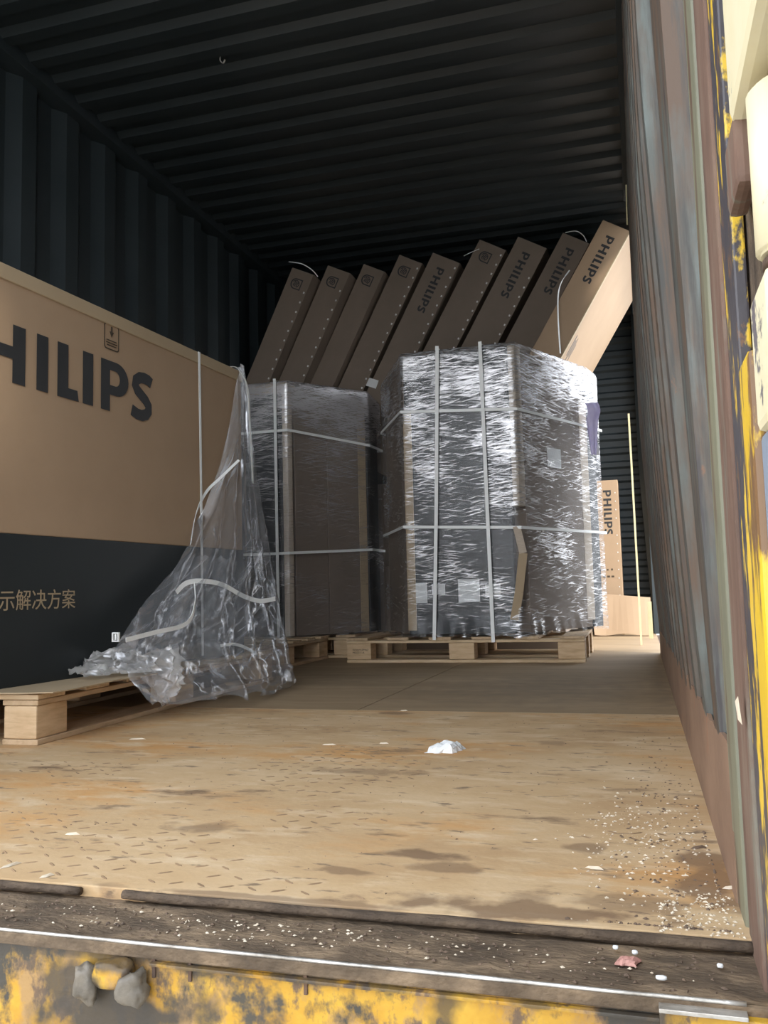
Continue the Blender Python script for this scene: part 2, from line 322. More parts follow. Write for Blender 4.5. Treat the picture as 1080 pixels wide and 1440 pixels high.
# a thin skin needs no light leaks: roof rails close the joints
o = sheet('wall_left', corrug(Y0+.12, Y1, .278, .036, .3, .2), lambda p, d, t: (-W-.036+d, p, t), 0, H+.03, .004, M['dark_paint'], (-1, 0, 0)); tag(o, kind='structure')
RO0, RO1 = 4.70, 6.55      # unseen side opening, added to light the rear carton and floor
def bulge(y, z): return .050*min(1, max(0, (z-.1)/1.1))**.8*min(1, max(0, (y-1.02)/.35))
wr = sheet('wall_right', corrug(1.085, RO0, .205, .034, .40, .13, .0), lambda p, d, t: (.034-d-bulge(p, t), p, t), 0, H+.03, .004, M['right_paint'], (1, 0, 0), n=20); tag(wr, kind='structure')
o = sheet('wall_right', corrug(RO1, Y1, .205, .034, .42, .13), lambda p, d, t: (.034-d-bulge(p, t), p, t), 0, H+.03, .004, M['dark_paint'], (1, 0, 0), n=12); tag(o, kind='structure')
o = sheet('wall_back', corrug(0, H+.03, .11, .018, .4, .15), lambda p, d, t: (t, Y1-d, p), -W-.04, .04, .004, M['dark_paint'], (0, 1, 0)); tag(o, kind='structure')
def strct(name, *boxes, mat=None, bevel=.003, parent=None):
    b = MB()
    for q in boxes: b.box(*q)
    o = b.build(name, mat, parent, bevel=bevel)
    if not parent: tag(o, kind='structure')
    return o
strct('trim_1', (-W-.05, -W+.05, Y0, Y1, H-.04, H+.06), mat=M['dark_paint'])
strct('trim_2', (-.07, .05, 1.05, RO0, H-.06, H+.06), mat=M['dark_paint'])
strct('trim_3', (-W-.05, .06, Y0, Y0+.13, H-.03, H+.14), mat=M['dark_paint'])
strct('trim_4', (-.004, .05, RO0-.05, RO0, 0, H), (-.004, .05, RO1, RO1+.06, 0, H), (-.04, .05, RO0, RO1, H-.12, H+.06), mat=M['dark_paint'])  # frame of the added side opening
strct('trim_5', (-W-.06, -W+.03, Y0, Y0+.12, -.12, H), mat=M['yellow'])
# kick plate with a jagged, torn upper edge along the foot of the right wall
random.seed(4)
v = []; f = []; ys = [1.055]
while ys[-1] < 4.6: ys.append(ys[-1]+random.choice([.012, .03, .05]))
for i, y in enumerate(ys):
    z = .163-.012*(y-1.05)+random.uniform(-.006, .006)*(1 if i else 0); bow = -.003-.0015*math.sin(y*5)
    bot = -.006
    v += [(bot, y, .0), (bow, y, z), (bow+.005, y, z), (bot+.005, y, .0)]
for i in range(len(ys)-1):
    a = 4*i
    for k in range(4): f.append((a+k, a+(k+1) % 4, a+4+(k+1) % 4, a+4+k))
f += [(0, 3, 2, 1), (len(v)-4, len(v)-3, len(v)-2, len(v)-1)]
kick = mesh_obj('kick_plate', v, f, M['kick'], wr)
# floor sheets
flo = empty('floor', (0, 0, 0)); tag(flo, kind='structure')
SEAM = 2.50
def panel(x0, x1, y0, y1, mt):
    b = MB(); b.box(x0, x1, y0, y1, -.03, 0); return b.build('floor_sheet', mt, flo, bevel=.0015)
fs = panel(-W-.03, .01, .955, SEAM-.002, M['floor'])
panel(-W-.03, -.918, SEAM+.002, 4.6, M['floor2']); panel(-.914, .01, SEAM+.002, 4.6, M['floor2'])
panel(-W-.03, -1.1, 4.604, Y1, M['floor2']); panel(-1.096, .01, 4.604, Y1, M['floor2'])
# tread lugs on the first steel sheet, half buried in dust
b = MB(); random.seed(11)
for i in range(70):
    for j in range(46):
        x = -W+.03+i*.034; y = .985+j*.033
        if x > -.06 or mnoise.noise(Vector((x*2.1, y*3.2, 3))) < -.02+.5*(y-1.15) or random.random() < .15: continue
        a = (.62 if (i+j) % 2 else -.62)+random.uniform(-.04, .04); ca, sa = math.cos(a), math.sin(a); l, q, h = .0115, .0026, .0011
        P = [(-l, 0, -.0003), (-l*.4, -q, -.0003), (l*.4, -q, -.0003), (l, 0, -.0003), (l*.4, q, -.0003), (-l*.4, q, -.0003), (-l*.55, 0, h), (l*.55, 0, h)]
        b.add([(x+p[0]*ca-p[1]*sa, y+p[0]*sa+p[1]*ca, p[2]) for p in P], [(0, 1, 6), (1, 2, 7, 6), (2, 3, 7), (3, 4, 7), (4, 5, 6, 7), (5, 0, 6)])
lugs = b.build('tread_lugs', M['lug'], flo); lugs['kind'] = 'stuff'
# ---------------------------------------------------------------- door sill
sill = empty('trim_6', (0, Y0, 0)); tag(sill, kind='structure')
def loc0(o): return o
def wavy_bar(name, y, z, ry, rz, mt, x0=-W, x1=.02, amp=.002, n=90, seed=1, gap=None):
    v = []; f = []; K = 8
    for i in range(n+1):
        x = x0+(x1-x0)*i/n
        for k in range(K):
            a = 2*PI*k/K+.4; d = 1+.35*mnoise.noise(Vector((x*9, k*2.3, seed)))
            v.append((x, y-Y0+math.cos(a)*ry*d+amp*mnoise.noise(Vector((x*5, seed, 0))), z+math.sin(a)*rz*d))
    for i in range(n):
        for k in range(K): f.append((i*K+k, i*K+(k+1) % K, (i+1)*K+(k+1) % K, (i+1)*K+k))
    f += [tuple(range(K))[::-1], tuple(range(n*K, n*K+K))]
    return mesh_obj(name, v, f, mt, sill, smooth=True)
wavy_bar('rubber_seal', .947, -.005, .006, .005, M['seal'], -W, -.765, seed=2)
wavy_bar('rubber_seal', .947, -.005, .007, .0055, M['seal'], -.705, .0, seed=3)
# channel
v = []; f = []; nx, ny = 240, 12
for j in range(ny+1):
    for i in range(nx+1):
        x = -W+(W+.03)*i/nx; y = .842+.118*j/ny
        z = -.0135+.003*mnoise.noise(Vector((x*14, y*40, 1)))+.002*mnoise.noise(Vector((x*50, y*90, 2)))
        v.append((x, y-Y0, z))
for j in range(ny):
    for i in range(nx): a = j*(nx+1)+i; f.append((a, a+1, a+nx+2, a+nx+1))
mesh_obj('sill_channel', v, f, M['grime'], sill, smooth=True)
b = MB(); b.box(-W-.05, .03, .006, .16, -.10, -.017); b.build('sill_beam', M['grime'], sill)
wavy_bar('worn_edge', .8395, -.0125, .0022, .0022, M['bright_edge'], -W, -.02, amp=.0012, n=160, seed=5)
# lip, face and step of the yellow outer beam
b = MB(); b.box(-W-.06, .05, -.004, .006, -.026, -.0135); b.build('sill_lip', M['grime'], sill, bevel=.001)
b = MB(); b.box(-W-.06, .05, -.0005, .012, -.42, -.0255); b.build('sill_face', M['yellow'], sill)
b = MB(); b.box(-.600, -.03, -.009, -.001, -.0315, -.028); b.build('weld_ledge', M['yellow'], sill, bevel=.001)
b = MB(); b.box(-.093, -.02, -.016, -.001, -.0205, -.0165); b.build('lock_ledge', M['bright_edge'], sill, bevel=.001)
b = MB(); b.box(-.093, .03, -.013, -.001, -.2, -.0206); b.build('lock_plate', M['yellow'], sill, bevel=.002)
for xx in (-.558, -.60, -.43):
    b = MB(); b.box(xx, xx+.004, -.003, 0, -.045, -.026); b.build('weld_seam', M['rust'], sill, bevel=.0008)
# worn lock keeper: three lumps of steel
def lump(name, c, r, seed, mt, parent, sub=3, amp=.3, fr=60):
    bm = bmesh.new(); bmesh.ops.create_icosphere(bm, subdivisions=sub, radius=1)
    for q in bm.verts:
        p = q.co.copy(); p = Vector([math.copysign(abs(t)**.72, t) for t in p])
        d = 1+amp*mnoise.noise(p*1.6+Vector((seed, 0, 0)))+amp*.3*mnoise.noise(p*5+Vector((0, seed, 0)))
        q.co = Vector((p.x*r[0]*d, p.y*r[1]*d, p.z*r[2]*d))+Vector(c)
    me = bpy.data.meshes.new(name); bm.to_mesh(me); bm.free(); me.materials.append(mt)
    for p in me.polygons: p.use_smooth = True
    return link(bpy.data.objects.new(name, me), parent)
kc = at(155, 1372, 1, .825); kx = kc.x
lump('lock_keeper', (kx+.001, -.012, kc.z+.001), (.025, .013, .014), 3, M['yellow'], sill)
lump('keeper_wedge', (kx-.031, -.012, kc.z-.012), (.0115, .010, .019), 7, M['worn_steel'], sill, amp=.45)
lump('keeper_knob', (kx+.026, -.014, kc.z-.010), (.016, .012, .016), 12, M['worn_steel'], sill, amp=.5)
# ---------------------------------------------------------------- right corner post and door hinge
post = empty('trim_7', (0, Y0, 0)); tag(post, kind='structure')
def pbox(name, x0, x1, y0, y1, z0, z1, mt, bev=.002, n=14, amp=.0015, seed=0):
    b = MB(); b.box(x0, x1, y0-Y0, y1-Y0, z0, z1); return b.build(name, mt, post, bevel=bev)
pbox('post_web', .010, .03, .80, 1.09, -.1, H+.06, M['rust'])
pbox('post_channel', -.004, .011, .985, 1.075, -.02, H, M['post_green'], .004)
pbox('post_strip', -.002, .011, .872, .972, -.02, H, M['rust_brown'], .003)
pbox('post_face', .001, .012, .79, .868, -.02, H, M['post_yellow'], .002)
pbox('post_rib', -.003, .014,   .705, .765, .12, .53, M['rib_yellow'], .006)
pbox('post_outer', .014, .05, .52, .80, -.1, H, M['seal'])
# hinge barrel, knuckle and door leaf opened outwards
def cyl(name, c, r, h, mt, parent, n=28, bev=.003):
    bm = bmesh.new(); bmesh.ops.create_cone(bm, cap_ends=True, segments=n, radius1=r, radius2=r, depth=h, matrix=Matrix.Translation(c))
    bmesh.ops.bevel(bm, geom=[e for e in bm.edges if abs(e.verts[0].co.z-e.verts[1].co.z) < 1e-6], offset=bev, segments=2, affect='EDGES')
    me = bpy.data.meshes.new(name); bm.to_mesh(me); bm.free(); me.materials.append(mt)
    for p in me.polygons: p.use_smooth = len(p.vertices) == 4
    return link(bpy.data.objects.new(name, me), parent)
zb0 = at(1060, 317, 1, .74).z; zb1 = at(1060, 210, 1, .74).z
cyl('hinge_barrel', Vector((.027, .628-Y0, .632)), .030, .118, M['pale_yellow'], post)
cyl('hinge_pin', Vector((.027, .628-Y0, .695)), .014, .014, M['rust'], post)
cyl('hinge_pin', Vector((.027, .628-Y0, .567)), .026, .012, M['rust'], post)
pbox('hinge_plate', -.004, .012, .69, .76, .655, .715, M['rust_brown'], .006)
pbox('hinge_lug', -.006, .02, .515, .70, .705, H, M['pale_yellow'], .008)
pbox('hinge_lug', -.002, .02, .60, .685, .46, .558, M['pale_yellow'], .006)
pbox('hinge_cover', .002, .018, .56, .70, .0, .46, M['blue_grey'], .004)
door = empty('door_1', (.06, .50, 0)); tag(door, kind='structure')
b = MB(); b.box(.0, .035, -1.1, .0, -.02, H); b.build('door_leaf', M['blue_grey'], door, bevel=.004)
b = MB(); b.box(-.008, .0, -.03, -.005, 0, H-.02); b.build('door_edge_rail', M['post_yellow'], door, bevel=.002)
gnd = MB(); gnd.box(-30, 30, -30, 40, -1.35, -1.25); tag(gnd.build('ground', M['asphalt']), kind='structure')
bf = MB(); bf.box(-W-.04, .045, .86, Y1, -.18, -.031); tag(bf.build('floor_base', M['rust']), kind='structure')
# ---------------------------------------------------------------- cartons
INKW = shape_mesh('word', word_loops())
def shield_loops(k):
    s = [(-.5, .5), (.5, .5), (.5, -.15)]+arc(0, -.15, .5, .45, 0, -180, 18)[1:]+[(-.5, .5)]
    s = s[:-1]; inner = [(x*.80, y*.80+.0) for x, y in s]
    L = [s, inner]
    L += [arc(0, -.08, .36, .36, 0, 348, 29), arc(0, -.08, -.0+.28, .28, 0, 348, 29)]
    for dy in (.07, -.08, -.23):
        L.append(stroke([(-.25+.5*i/12, dy-.0+.05*math.sin(i/12*2*PI)) for i in range(13)], .08))
    for cx, cy, r in ((-.27, .34, .07), (.05, .36, .05), (.3, .3, .06)):
        pass
    return L
INKS = shape_mesh('shield', shield_loops(0))
def star_loops():
    L = []
    for cx, cy, r in ((-.13, .10, .09), (.13, -.27, .09)):
        L.append([(cx+(r if i % 2 == 0 else r*.28)*math.cos(PI/2+i*PI/4), cy+(r if i % 2 == 0 else r*.28)*math.sin(PI/2+i*PI/4)) for i in range(8)])
    return L
INKT = shape_mesh('stars', star_loops())
def rrect(x0, y0, x1, y1, r, n=5):
    return arc(x1-r, y1-r, r, r, 0, 90, n)+arc(x0+r, y1-r, r, r, 90, 180, n)+arc(x0+r, y0+r, r, r, 180, 270, n)+arc(x1-r, y0+r, r, r, 270, 360, n)
# the big carton on the left, local x runs along its long face (away from the camera), local y into the wall
A = Vector((-1.66, 1.84, 0)); D1 = Vector((.0668, .9978, 0)).normalized()
ang = math.atan2(D1.y, D1.x)
big = empty('display_carton', (A.x, A.y, .127), ang)
tag(big, 'huge kraft and black display carton with big lettering along the left wall', 'carton')
S0, S1, TH = -.90, 1.275, .30      # local: +x along face, +y = towards the left wall
zt = 1.238-.127; zb = .525-.127
b = MB(); b.box(S0+.002, S1-.002, .002, TH-.002, zb, zt-.02); b.build('carton_body', M['kraft'], big, bevel=.004)
b = MB(); b.box(S0, S1, 0, TH, 0, zb); b.build('carton_base', M['black_print'], big, bevel=.004)
b = MB(); b.box(S0-.003, S1+.003, -.0035, TH+.0035, zt-.042, zt); b.build('carton_lid', M['kraft_lid'], big, bevel=.004)
put(INKW, 'lettering', M['ink'], (-.237, 0, .925-.127), (1, 0, 0), (0, 0, 1), .158, big)
tm = text_mesh('hanzi', '专业显示解决方案')
xs = [q.co.x for q in tm.vertices]; s_ = .058
put(tm, 'lettering', M['gold_ink'], (.302-max(xs)*s_*1.0, -.0005, .330-.127), (1, 0, 0), (0, 0, 1), s_, big)
HR = rrect(.425, 0, .497, .082, .01); HRi = rrect(.4285, .0035, .4935, .0785, .008)
arrow = [(.457, .074), (.465, .074), (.465, .058), (.471, .058), (.461, .040), (.451, .058), (.457, .058)]
put(shape_mesh('mark', [HR, HRi, arrow, rect(.436, .028, .486, .031), rect(.434, .020, .488, .023), rect(.438, .012, .484, .015)]), 'handling_mark', M['ink_brown'], (0, 0, 1.118-.127), (1, 0, 0), (0, 0, 1), 1, big)
ribbon('carton_strap', [(.955, -.005, zt), (.962, -.005, .7), (.968, -.005, 0.012)], .013, .0012, M['strap'], big, wdir=(1, 0, 0))
# a second, loose cord over the far corner
bc = A+D1*1.23
ribbon('carton_strap', [(1.20, .02, zt+.004), (1.235, -.008, zt+.004), (1.268, -.03, zt-.07), (1.275, -.035, zt-.22), (1.285, -.04, zt-.45)], .011, .0012, M['strap'], big, wdir=(1, 0, .1))
# leaning cartons
staple_src = None
lean = []
TL = [(411, 376, 4.70, 25.2, 'shield', .149), (461, 373, 4.80, 26, 'shield', .155), (511.5, 371, 4.90, 27, 'shield', .145),
      (561.7, 358, 4.96, 27.7, 'shield', .158), (608.7, 355, 4.97, 28.3, 'word', .184), (674.5, 336.5, 5.0, 29.7, 'shield', .178),
      (728.6, 332.5, 5.0, 30, 'word', .19), (791.6, 327, 5.0, 30.5, 'word', .17), (848, 309, 4.895, 31.2, 'word', .17)]
LAB = ['leftmost of the leaning kraft cartons, emblem near its top and a loose strap above',
       'second leaning kraft carton from the left with a round emblem and a row of staples',
       'third leaning kraft carton from the left, faint emblem and no clear staples',
       'fourth leaning kraft carton from the left, clear emblem, white sticker beside its foot',
       'leaning kraft carton with lettering between the two emblem cartons in the middle',
       'sixth leaning kraft carton from the left, emblem at top, staples on the right edge',
       'leaning kraft carton with lettering, third from the right wall',
       'dark leaning kraft carton with lettering just left of the bright one',
       'brightly lit leaning kraft carton touching the right wall, lettering on its end']
TGT = [1.51, 1.51, 1.52, 1.03, 1.03, 1.03, 1.03, 1.03, 1.03]
for i, (px, py, yy, th, kind, t) in enumerate(TL):
    p = at(px, py, 1, yy); a = math.radians(th); ca, sa = math.cos(a), math.sin(a)
    L = (p.z-t*sa-TGT[i])/ca; L = min(L, (2.335+p.x)/sa)
    o = empty('leaning_carton', (p.x-sa*L, yy, p.z-ca*L)); o.rotation_euler = (0, a, 0)
    tag(o, LAB[i], 'carton', 'kraft cartons leaning against the right wall')
    D = 1.25; km = M['kraft'] if i == 8 else M['kraft_dark']  # the lit carton gets lighter board; a darker copy stands for shade
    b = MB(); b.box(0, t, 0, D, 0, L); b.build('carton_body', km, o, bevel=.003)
    b = MB(); b.box(-.001, t+.001, .012, D, L-.0005, L+.0025); b.build('carton_flap', km, o, bevel=.001)
    if kind == 'word':
        put(INKW, 'lettering', M['ink'], (t*(.36 if i != 8 else .36), 0, L-.07), (0, 0, -1), (1, 0, 0), .050, o)
    else:
        em = put(INKS, 'emblem', M['ink'], (t*.46, 0, L-.085), (0, 0, -1), (1, 0, 0), .066, o)
        put(INKT, 'emblem_stars', M['ink'], (t*.46, 0, L-.085), (0, 0, -1), (1, 0, 0), .066, em, off=.0009)
    if i not in (2,):
        b = MB(); z = L-(.04 if i in (3, 4, 5) else .12)
        if i == 6: z = L-.20
        while z > .03 and i not in (8, 7):
            b.box(t-.018, t-.009, -.003, .001, z-.0055, z+.0055); z -= .061
        if b.v: s = b.build('staple_row', M['steel'], o, bevel=.0008, seg=1); s['kind'] = 'stuff'
        if i in (0, 3, 4): pass
    if i == 4:
        q = Vector((.02, -.002, L-.70)); 
    if i == 8:      # print on the side that faces the right wall, and a hanging strap
        pm = shape_mesh('sidemark', [rect(0, 0, .13, .02), rect(.02, .035, .15, .055), rect(.0, .07, .12, .085), rect(.03, .1, .16, .115)])
        put(pm, 'side_mark', M['ink'], (t+.0008, .10, L-.62), (0, 0, -1), (0, 1, 0), 1, o, off=-.0008)
        b = MB(); b.box(t-.006, t+.0012, -.0015, .03, 0, L); b.build('edge_fold', M['kraft_lid'], o, bevel=.001)
    lean.append((o, L, t))
# sticker at the foot of the fifth leaning carton
p = at(522, 538, 1, 4.96)
b = MB(); b.box(-.038, .038, -.0012, .0012, -.026, .026)
o5, L5, t5 = lean[4]
def arcstrap(pts, parent_i, w=.006):
    o, L, t = lean[parent_i]; Mi = Matrix.Translation(o.location) @ Matrix.Rotation(o.rotation_euler[1], 4, 'Y')
    Mi.invert(); ribbon('loose_strap', [Mi @ Vector(q) for q in pts], w, .001, M['strap'], o, wdir=(0, .3, 1))
s = b.build('sticker', M['paper'], o5)
Mi = (Matrix.Translation(o5.location) @ Matrix.Rotation(o5.rotation_euler[1], 4, 'Y')).inverted()
s.location = Mi @ Vector((p.x+.0, o5.location.y-.0025, p.z)); s.rotation_euler = (0, math.radians(22)-o5.rotation_euler[1], 0)
arcstrap([at(406, 368, 1, 4.70), at(424, 371, 1, 4.69), at(438, 379, 1, 4.69), at(447, 389, 1, 4.70)], 0)
arcstrap([at(795, 327, 1, 4.99), at(810, 325, 1, 4.98), at(820, 331, 1, 4.99), at(825, 340, 1, 5.0)], 7)
arcstrap([at(652, 360, 1, 4.98), at(660, 356, 1, 4.98), at(674, 350, 1, 5.0)], 5, .004)
arcstrap([at(801, 380, 1, 4.88), at(790, 396, 1, 4.86), at(785, 415, 1, 4.86), at(785, 450, 1, 4.86), at(788, 497, 1, 4.87)], 8, .008)
# plain cartons below that carry the leaning ones (hidden behind the wrapped stacks), and one that blocks light
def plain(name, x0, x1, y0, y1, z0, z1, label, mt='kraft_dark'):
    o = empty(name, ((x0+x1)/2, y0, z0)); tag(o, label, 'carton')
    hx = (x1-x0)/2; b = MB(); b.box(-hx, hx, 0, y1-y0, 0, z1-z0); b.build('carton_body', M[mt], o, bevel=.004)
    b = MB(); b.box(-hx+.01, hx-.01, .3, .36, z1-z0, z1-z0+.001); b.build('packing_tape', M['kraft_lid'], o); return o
plain('flat_carton', -2.09, -.98, 5.03, 6.2, 0, .50, 'brown carton lying under the leaning cartons, lower one')
plain('flat_carton', -2.09, -.98, 5.03, 6.2, .502, 1.0, 'brown carton lying under the leaning cartons, upper one')
plain('upright_carton', -2.31, -2.095, 5.03, 6.2, 0, 1.50, 'tall brown carton standing in the back left corner')
plain('flat_carton', -.95, -.50, 5.02, 6.0, 0, .34, 'unseen low brown carton added behind the tall wrapped stack to block light')  # added out of sight, keeps side light from showing under the pallet
# small upright carton at the back right
bk = empty('upright_carton', (-.29, 6.5, 0)); tag(bk, 'narrow upright kraft carton with downward lettering at the far end', 'carton')
b = MB(); b.box(-.13, .085, 0, .35, 0, 1.118); b.build('carton_body', M['kraft'], bk, bevel=.004)
put(INKW, 'lettering', M['ink'], (-.022, 0, 1.045), (0, 0, -1), (1, 0, 0), .056, bk)
b = MB()
for k in range(14):
    if k != 4: b.box(.060, .066, -.003, .001, 1.02-k*.062, 1.028-k*.062)
s = b.build('staple_row', M['steel'], bk); s['kind'] = 'stuff'
tm2 = shape_mesh('marks', [rect(0, 0, .012, .012), rect(.03, 0, .042, .014), rect(-.03, -.05, -.01, -.035), rect(0, -.05, .02, -.036), rect(.03, -.05, .05, -.037)])
put(tm2, 'handling_mark', M['ink_brown'], (-.02, 0, .46), (1, 0, 0), (0, 0, 1), 1, bk)['kind'] = 'stuff'
# loose cardboard flap at its foot
v = []; f = []; n = 10
for i in range(n+1):
    t = i/n; x0 = -.405+.385*t
    v += [(x0, 6.26+.01*math.sin(t*6), .012-.006*math.sin(t*9)), (x0-.03*(1-t), 6.38+.01*math.sin(t*6), .30-.04*t)]
nv = len(v); v += [(a, b_+.012, c+.002) for a, b_, c in v]
for i in range(n): a = 2*i; f += [(a, a+2, a+3, a+1), (nv+a, nv+a+1, nv+a+3, nv+a+2), (a, nv+a, nv+a+2, a+2), (a+1, a+3, nv+a+3, nv+a+1)]
f += [(0, 1, nv+1, nv), (nv-2, 2*nv-2, 2*nv-1, nv-1)]
o = mesh_obj('cardboard_flap', v, f, M['kraft'], smooth=False); tag(o, 'bent cardboard sheet propped at the foot of the small upright carton', 'cardboard')
# pale strip leaning in the gap by the right wall
p0 = at(899, 846, 1, 5.35); p1 = at(884, 582, 1, 5.35)
o = ribbon('wooden_strip', [(p0.x, 5.35, 0.0), p0.lerp(p1, .5), p1], .011, .018, M['strip'], wdir=(1, 0, 0)); tag(o, 'thin pale strip leaning upright in the gap by the right wall', 'strip')
p0 = at(883, 318, 1, 4.84); p1 = at(881, 252, 1, 4.84)
o = ribbon('wooden_strip', [at(916, 898, 1, 4.9), at(913, 846, 1, 4.9)], .022, .02, M['strip'], wdir=(1, 0, 0)); tag(o, 'short pale offcut standing at the foot of the right wall', 'strip')
# ---------------------------------------------------------------- pallets
def pallet(name, x, y, rz, Lx, Ly, label, axis='x', hh=.122, warp=None, stamp=False):
    """runners run along local x or y; origin at the near-left corner"""
    o = empty(name, (x, y, 0), rz); tag(o, label, 'pallet')
    ax = axis == 'x'; LA, LB = (Lx, Ly) if ax else (Ly, Lx); mw = M['wood_x'] if ax else M['wood_y']; mc = M['wood_y'] if ax else M['wood_x']
    def bx(nm, a0, a1, b0, b1, z0, z1, mt, bev=.0025):
        q = MB(); q.box(*( (a0, a1, b0, b1) if ax else (b0, b1, a0, a1)), z0, z1); return q.build(nm, mt, o, bevel=bev)
    bw = .10; t = .014
    for r in range(3):
        b0 = (LB-bw)*r/2; bx('runner', 0, LA, b0, b0+bw, 0, t, mw)
        for c in range(3):
            a0 = (LA-.125)*c/2; bx('block', a0, a0+.125, b0+.004, b0+bw-.004, t+.001, hh-2*t, M['wood'], .004)
        bx('stringer', 0, LA, b0, b0+bw, hh-2*t+.001, hh-t, mw)
    nb = max(5, int(LA/.17)); 
    for k in range(nb):
        a0 = (LA-.11)*k/(nb-1); bx('deck_board', a0, a0+.11, 0, LB, hh-t+.001, hh, mc)
    return o
pr = pallet('wooden_pallet', -1.51, 4.15, 0, 1.165, .70, 'pine pallet under the tall wrapped stack on the right, stamped left block', 'x')
for r, s in enumerate(('WANYUPM62', 'MG0211-A')):
    tm = text_mesh('stamp', s); put(tm, 'stamp', M['ink_brown'], (.03, .0035, .058-.013*r), (1, 0, 0), (0, 0, 1), .0135, pr)
pallet('wooden_pallet', -2.26, 4.47, 0, .69, .42, 'pallet standing furthest back, between the two wrapped stacks', 'x')
pallet('wooden_pallet', -2.29, 3.37, .0, .58, 1.06, 'pallet under the lower wrapped stack, behind the draped plastic', 'y')
# nearest pallet, on the left
pa = pallet('wooden_pallet', -2.305, 1.79, .03, .80, 1.52, 'nearest pine pallet at the left, big carton and torn film lying on it', 'y')
# cardboard sheet on it
v = []; f = []; nx, ny = 8, 16
for j in range(ny+1):
    for i in range(nx+1):
        x = -2.2+(.755)*i/nx; y = 1.79+.92*j/ny
        z = .1245+.004*abs(mnoise.noise(Vector((x*6, y*4, 2))))
        if i == nx: x += .012*mnoise.noise(Vector((y*9, 0, 1))); z += .003
        v.append((x, y, z))
N0 = len(v); v += [(a, b_, c+.003) for a, b_, c in v]
for j in range(ny):
    for i in range(nx):
        a = j*(nx+1)+i; f.append((a, a+nx+1, a+nx+2, a+1)); f.append((N0+a, N0+a+1, N0+a+nx+2, N0+a+nx+1))
edge = [i for i in range(nx+1)]+[(j*(nx+1)+nx) for j in range(1, ny+1)]+[(ny*(nx+1)+i) for i in range(nx-1, -1, -1)]+[j*(nx+1) for j in range(ny-1, 0, -1)]
for a, b_ in zip(edge, edge[1:]+edge[:1]): f.append((a, b_, N0+b_, N0+a))
o = mesh_obj('cardboard_sheet', v, f, M['kraft_lid']); tag(o, 'flat tan cardboard sheet on the nearest pallet, under the big carton', 'cardboard')
# ---------------------------------------------------------------- wrapped stacks
def hull(name, poly, z0, z1, mt, parent, res=.011, amp=.004, seed=0, tops=None, offs=.012):
    """stretch film around a closed outline (counter-clockwise seen from above)"""
    n = len(poly); cx = sum(p[0] for p in poly)/n; cy = sum(p[1] for p in poly)/n
    pts = []; u = 0; us = []; tz = []
    for i in range(n):
        a = Vector(poly[i]); b = Vector(poly[(i+1) % n]); k = max(2, int((b-a).length/res))
        for j in range(k):
            t = j/k; pts.append(a.lerp(b, t)); us.append(u+(b-a).length*t); tz.append((tops[i]*(1-t)+tops[(i+1) % n]*t) if tops else z1)
        u += (b-a).length
    m_ = len(pts); rows = int((z1-z0)/.009); v = []; uvs = []
    nrm = []
    for i in range(m_):
        T = (pts[(i+1) % m_]-pts[i-1]).normalized(); nrm.append(Vector((T.y, -T.x)))
    for j in range(rows+1):
        t = j/rows
        for i in range(m_):
            z = z0+(tz[i]-z0)*t; p = pts[i]; uu = us[i]
            d = amp*(mnoise.noise(Vector((uu*5, z*55+uu*4, seed)))+.8*mnoise.noise(Vector((uu*6, z*40-uu*9, seed+5))))+amp*1.2*mnoise.noise(Vector((uu*3, z*4, seed+9)))
            flare = .018*max(0, 1-t*14)*(1+mnoise.noise(Vector((uu*16, 0, seed)))*1.6)
            tuck = -.006*max(0, (t-.985)/.015)
            q = p+nrm[i]*(offs+d+flare+tuck)
            if t < .06: z += .016*mnoise.noise(Vector((uu*12, 1, seed)))*(1-t/.06)
            v.append((q.x, q.y, z)); uvs.append((uu, z))
    f = []
    for j in range(rows):
        for i in range(m_): a = j*m_+i; b = j*m_+(i+1) % m_; f.append((a, b, b+m_, a+m_))
    # top: two inner rings, sagging slightly
    base = rows*m_
    for r in (.7, .35):
        st = len(v)
        for i in range(m_):
            q = Vector((cx, cy)).lerp(pts[i], r); z = tz[i]+.004+.006*mnoise.noise(Vector((q.x*9, q.y*9, seed)))
            v.append((q.x, q.y, z)); uvs.append((us[i]*r, tz[i]))
        for i in range(m_): f.append((base+i, base+(i+1) % m_, st+(i+1) % m_, st+i))
        base = st
    v.append((cx, cy, sum(tz)/m_)); uvs.append((0, z1)); c_ = len(v)-1
    for i in range(m_): f.append((base+i, base+(i+1) % m_, c_))
    o = mesh_obj(name, v, f, mt, parent, smooth=True)
    ul = o.data.uv_layers.new(name='UVMap'); L = np.empty(len(o.data.loops), dtype=np.int32); o.data.loops.foreach_get('vertex_index', L)
    ul.data.foreach_set('uv', np.array(uvs, dtype=np.float32)[L].ravel()); return o
def slab(name, a, b, back, z0, z1, mt, parent, bev=.004, lip=None):
    """upright flat box whose outer face runs a->b; back = inward thickness"""
    a = Vector(a); b = Vector(b); T = (b-a).normalized(); N = Vector((-T.y, T.x))*back
    q = MB(); q.prism([a, b, b+N, a+N], z0, z1); return q.build(name, mt, parent, bevel=bev)
